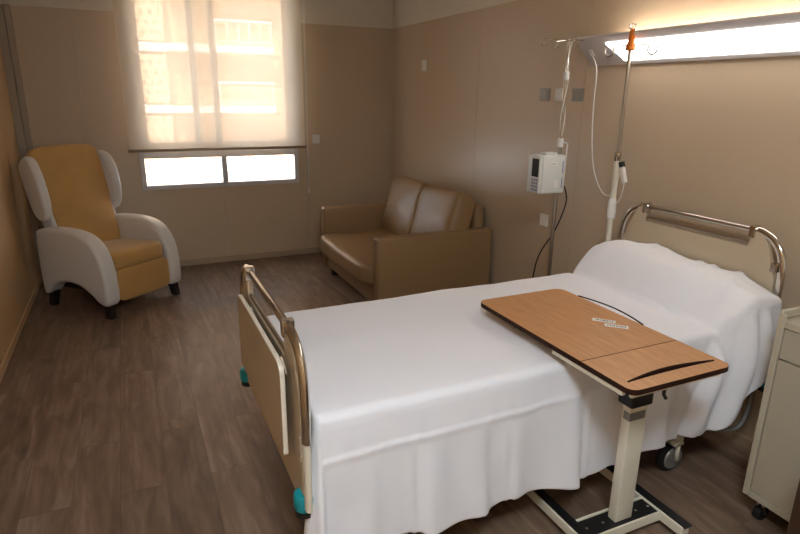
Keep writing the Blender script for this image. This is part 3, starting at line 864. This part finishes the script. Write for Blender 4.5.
pu = thing('infusion_pump', 'pale grey infusion pump clamped to the chrome stand', 'pump', (2.252, 2.80, 1.095))
b = BM(); box(b, -.075, .095, -.055, .06, 0, .225, .010, 3); box(b, -.092, -.073, -.050, .062, .005, .222, .006, 2); cs = mk('casing', b, M_pump, pu, smooth=True)
b = BM(); box(b, -.04, .05, -.03, .03, .222, .238, .006); mk('carry_handle', b, M_pump, pu)
b = BM(); box(b, -.0945, -.0915, -.042, .02, .10, .205, .001); mk('display', b, M_lcd, pu)
b = BM()
for i in range(3):
    for j in range(4): box(b, -.0945, -.0915, -.040+i*.021, -.025+i*.021, .018+j*.019, .031+j*.019, .001)
mk('keypad', b, M_key, pu)
b = BM(); box(b, -.015, .03, -.0562, -.0552, .165, .188); lb = mk('label_sticker', b, M_white, pu)
b = BM(); box(b, -.010, .020, -.0567, -.0562, .174, .177); mk('label_print', b, M_print, lb)
b = BM(); box(b, .018, .045, -.0562, -.0552, .035, .080); mk('label_sticker', b, M_white, pu)
b = BM(); box(b, .070, .074, -.0562, -.0552, .12, .19); box(b, .070, .074, -.0562, -.0552, .03, .09); mk('blue_marking', b, M_blue, pu)
b = BM(); tube(b, [(.084, -.060, .01), (.084, -.060, .225), (.10, -.045, .29)], .0035, 8); mk('drip_line', b, M_clear, pu, smooth=True)
b = BM(); box(b, .088, .104, .02, .06, .07, .15, .004); mk('pole_clamp', b, M_black, pu)
# black mains lead of the pump down to the floor
b = BM(); P0 = [(.094, .03, .05), (.135, .03, .055), (.165, .01, .0), (.165, .0, -.09), (.155, .07, -.27), (.15, .18, -.43), (.18, .27, -.60), (.20, .33, -.95), (.22, .36, -1.088)]
tube(b, smooth_path(P0, 6), .0045, 8); mk('power_cord', b, M_black, pu, smooth=True)

# second pole fixed to the head of the bed
BXp, BYp = 2.462, 2.462
i2 = thing('iv_pole', 'cream and chrome drip pole with orange cap at the head of the bed', 'iv pole', (BXp, BYp, 0))
b = BM(); tube(b, [(0, 0, .50), (0, 0, 1.33)], .0165, 16); mk('sleeve', b, M_cream, i2, smooth=True)
b = BM(); box(b, -.026, .026, -.026, .026, .475, .505, .004); mk('socket', b, M_cream, i2)
b = BM(); tube(b, [(0, 0, 1.33), (0, 0, 1.93)], .0105, 14); mk('pole', b, M_steel, i2, smooth=True)
b = BM(); lathe(b, [(.0165, 1.31), (.019, 1.315), (.019, 1.355), (.012, 1.36)], seg=16); mk('collar', b, M_chrome, i2, smooth=True)
b = BM(); lathe(b, [(.018, 1.885), (.026, 1.89), (.024, 1.912), (.016, 1.93), (.013, 1.985), (.009, 1.99)], seg=16); mk('orange_cap', b, M_orange, i2, smooth=True)
for d, Ln in ((Vector((.25, -1, 0)).normalized(), .10), (Vector((-.25, 1, 0)).normalized(), .10)):
    e = d*Ln; b = BM()
    tube(b, [(0, 0, 1.912), tuple(Vector((0, 0, 1.912))+e)], .0035, 8)
    ring(b, Vector((0, 0, 1.888))+e+d*.024, .026, PI*.75, PI*2.15, (d.x, d.y), .005)
    mk('hook', b, M_steel, i2, smooth=True)
b = BM(); ring(b, (0, 0, 2.004), .014, -PI/2, 1.5*PI, (.4, -.9), .0035)
mk('top_ring', b, M_chrome, i2, smooth=True)
# tape/cuff on the sleeve
b = BM(); lathe(b, [(.0175, .985), (.023, .99), (.025, 1.03), (.021, 1.09), (.0175, 1.10)], seg=14)
for v in b.verts: v.co += Vector((noise.noise(v.co*60), noise.noise(v.co*60+Vector((5, 0, 0))), 0))*.004
mk('tape_wrap', b, M_white, i2, smooth=True)

# call cord hanging from the lamp to the pole
P0 = [onface(HX-.07, .5, .006)]
P0 = [(WXF+P0[0][0]-.005, 1.96+P0[0][1], 1.83+P0[0][2]), (2.445, 2.68, 1.80), (2.45, 2.68, 1.60), (2.45, 2.665, 1.42), (2.45, 2.63, 1.26), (2.45, 2.56, 1.145), (2.445, 2.49, 1.112), (2.434, 2.44, 1.15), (2.435, 2.40, 1.26)]
hs = thing('call_button', 'white call cord with black-tipped handset looping from the lamp to the pole', 'call button', (2.44, 2.40, 1.12))
b = BM(); o_ = Vector((2.44, 2.40, 1.12)); tube(b, [p-o_ for p in smooth_path(P0, 8)], .0032, 8)
tube(b, [Vector(p)-o_ for p in smooth_path([(2.435, 2.385, 1.29), (2.43, 2.362, 1.20), (2.43, 2.38, 1.11), (2.43, 2.43, 1.06)], 8)], .0025, 8)
mk('cord', b, M_white, hs, smooth=True)
b = BM(); MM = Matrix.Translation(Vector((2.437, 2.385, 1.255))-o_) @ Matrix.Rotation(-.35, 4, 'X')
box(b, -.012, .012, -.012, .012, -.055, .03, .005, M=MM); mk('handset', b, M_white, hs)
b = BM(); box(b, -.013, .013, -.013, .013, .031, .062, .005, M=MM); mk('button_tip', b, M_black, hs)

# ---------------------------------------------------------------- bedside cabinet
CX0, CX1, CY0, CY1 = 2.125, 2.56, .80, 1.243
cb = thing('bedside_cabinet', 'beige bedside cabinet on casters next to the headboard', 'cabinet', (CX0, CY0, 0))
w, d = CY1-CY0, CX1-CX0
b = BM()
box(b, .018, d, 0, .018, .112, .87, .003); box(b, .018, d, w-.018, w, .112, .87, .003); box(b, d-.012, d, .018, w-.018, .112, .87)
box(b, .018, d-.012, .018, w-.018, .112, .13); box(b, .004, d, .001, w-.001, .846, .8695, .001)
mk('carcass', b, M_cab, cb)
b = BM()
box(b, .0, .018, w-.026, w, .112, .89, .004); box(b, .0, .018, 0, .026, .112, .89, .004); box(b, 0, .018, .026, w-.026, .112, .140, .003); box(b, 0, .018, .026, w-.026, .842, .868, .003)
mk('front_frame', b, M_cabedge, cb)
b = BM(); box(b, .0, d, w-.016, w, .8705, .905, .006, 3); box(b, .0, d, 0, .016, .8705, .905, .006, 3); box(b, d-.016, d, .016, w-.016, .862, .905, .006); mk('top_rim', b, M_cabedge, cb)
b = BM(); box(b, .004, .022, .029, w-.029, .722, .839, .002); dr = mk('drawer', b, M_cab, cb)
b = BM(); tube(b, [(.004, w/2-.05, .78), (-.018, w/2-.05, .78), (-.018, w/2+.05, .78), (.004, w/2+.05, .78)], .004, 8); mk('handle', b, M_steel, dr)
b = BM(); box(b, .004, .022, .029, w-.029, .143, .716, .002); do = mk('door', b, M_cab, cb)
b = BM(); tube(b, [(.004, .08, .66), (-.018, .08, .66), (-.018, .08, .56), (.004, .08, .56)], .004, 8); mk('handle', b, M_steel, do)
for x, y in ((.05, w-.05), (.05, .05), (d-.05, w-.05), (d-.05, .05)):
    b = BM(); lathe(b, [(.01, -.016), (.030, -.014), (.033, 0), (.030, .014), (.01, .016)], (x+.015, y, .033), axis='y', seg=20)
    ca = mk('caster', b, M_blackrub, cb, smooth=True)
    b = BM(); box(b, x-.022, x+.022, y-.022, y+.022, .092, .1115, .003); tube(b, [(x, y, .10), (x+.015, y-.021, .033)], .006, 8); tube(b, [(x, y, .10), (x+.015, y+.021, .033)], .006, 8); mk('fork', b, M_steel, ca)

# unidentified dark object at the very edge of view, shaped as a padded seat
st = thing('dark_object', 'unidentified dark brown object in front of the bedside cabinet, cut by the frame', 'dark_object', (1.935, .66, 0))
b = BM(); box(b, -.185, .185, -.20, .207, .06, .56, .006); mk('body', b, M_brown, st)
b = BM(); pillow_box(b, .365, .40, .07, .01, ex=8, M=Matrix.Translation((0, .003, .595))); mk('cushion', b, M_brown, st, smooth=True, auto=0)
for x in (-.15, .15):
    for y in (-.165, .17):
        b = BM(); lathe(b, [(.015, 0), (.02, .06)], (x, y, 0), seg=12); mk('foot', b, M_black, st)

# ---------------------------------------------------------------- world, sun, camera
wd = bpy.data.worlds.new('sky'); SC.world = wd; wd.use_nodes = True
bg = wd.node_tree.nodes['Background']; bg.inputs['Color'].default_value = (.86, .92, 1, 1); bg.inputs['Strength'].default_value = 3.5
sl = bpy.data.lights.new('sun', 'SUN'); sl.energy = 7.8; sl.angle = .01; sl.color = (1, .97, .93)
s = bpy.data.objects.new('sun', sl); COL.objects.link(s)
s.rotation_euler = (math.radians(48), 0, math.radians(-25))   # shines towards +y, down
pl = bpy.data.lights.new('window_portal', 'AREA'); pl.shape = 'RECTANGLE'; pl.size = WX1-WX0; pl.size_y = WZ1-WZ0
pl.cycles.is_portal = True
po = bpy.data.objects.new('window_portal', pl); COL.objects.link(po); po.location = ((WX0+WX1)/2, YB+.27, (WZ0+WZ1)/2); po.rotation_euler = (-PI/2, 0, 0)

cam = bpy.data.cameras.new('camera'); cam.sensor_width = 36; cam.lens = 582.49/800*36; cam.clip_start = .02; cam.clip_end = 300
co_ = bpy.data.objects.new('camera', cam); COL.objects.link(co_); SC.camera = co_
r_ = Vector((.90864174, -.41739973, .01215154)); u_ = Vector((.10808815, .26320731, .95866515)); f_ = Vector((.40334494, .86976973, -.28427711))
m4 = Matrix((r_, u_, -f_)).transposed().to_4x4(); m4.translation = (0, 0, 1.65)
co_.matrix_world = m4

SC.view_settings.view_transform = 'Standard'; SC.view_settings.look = 'None'; SC.view_settings.exposure = 1.25; SC.view_settings.gamma = 1
SC.view_settings.use_curve_mapping = False
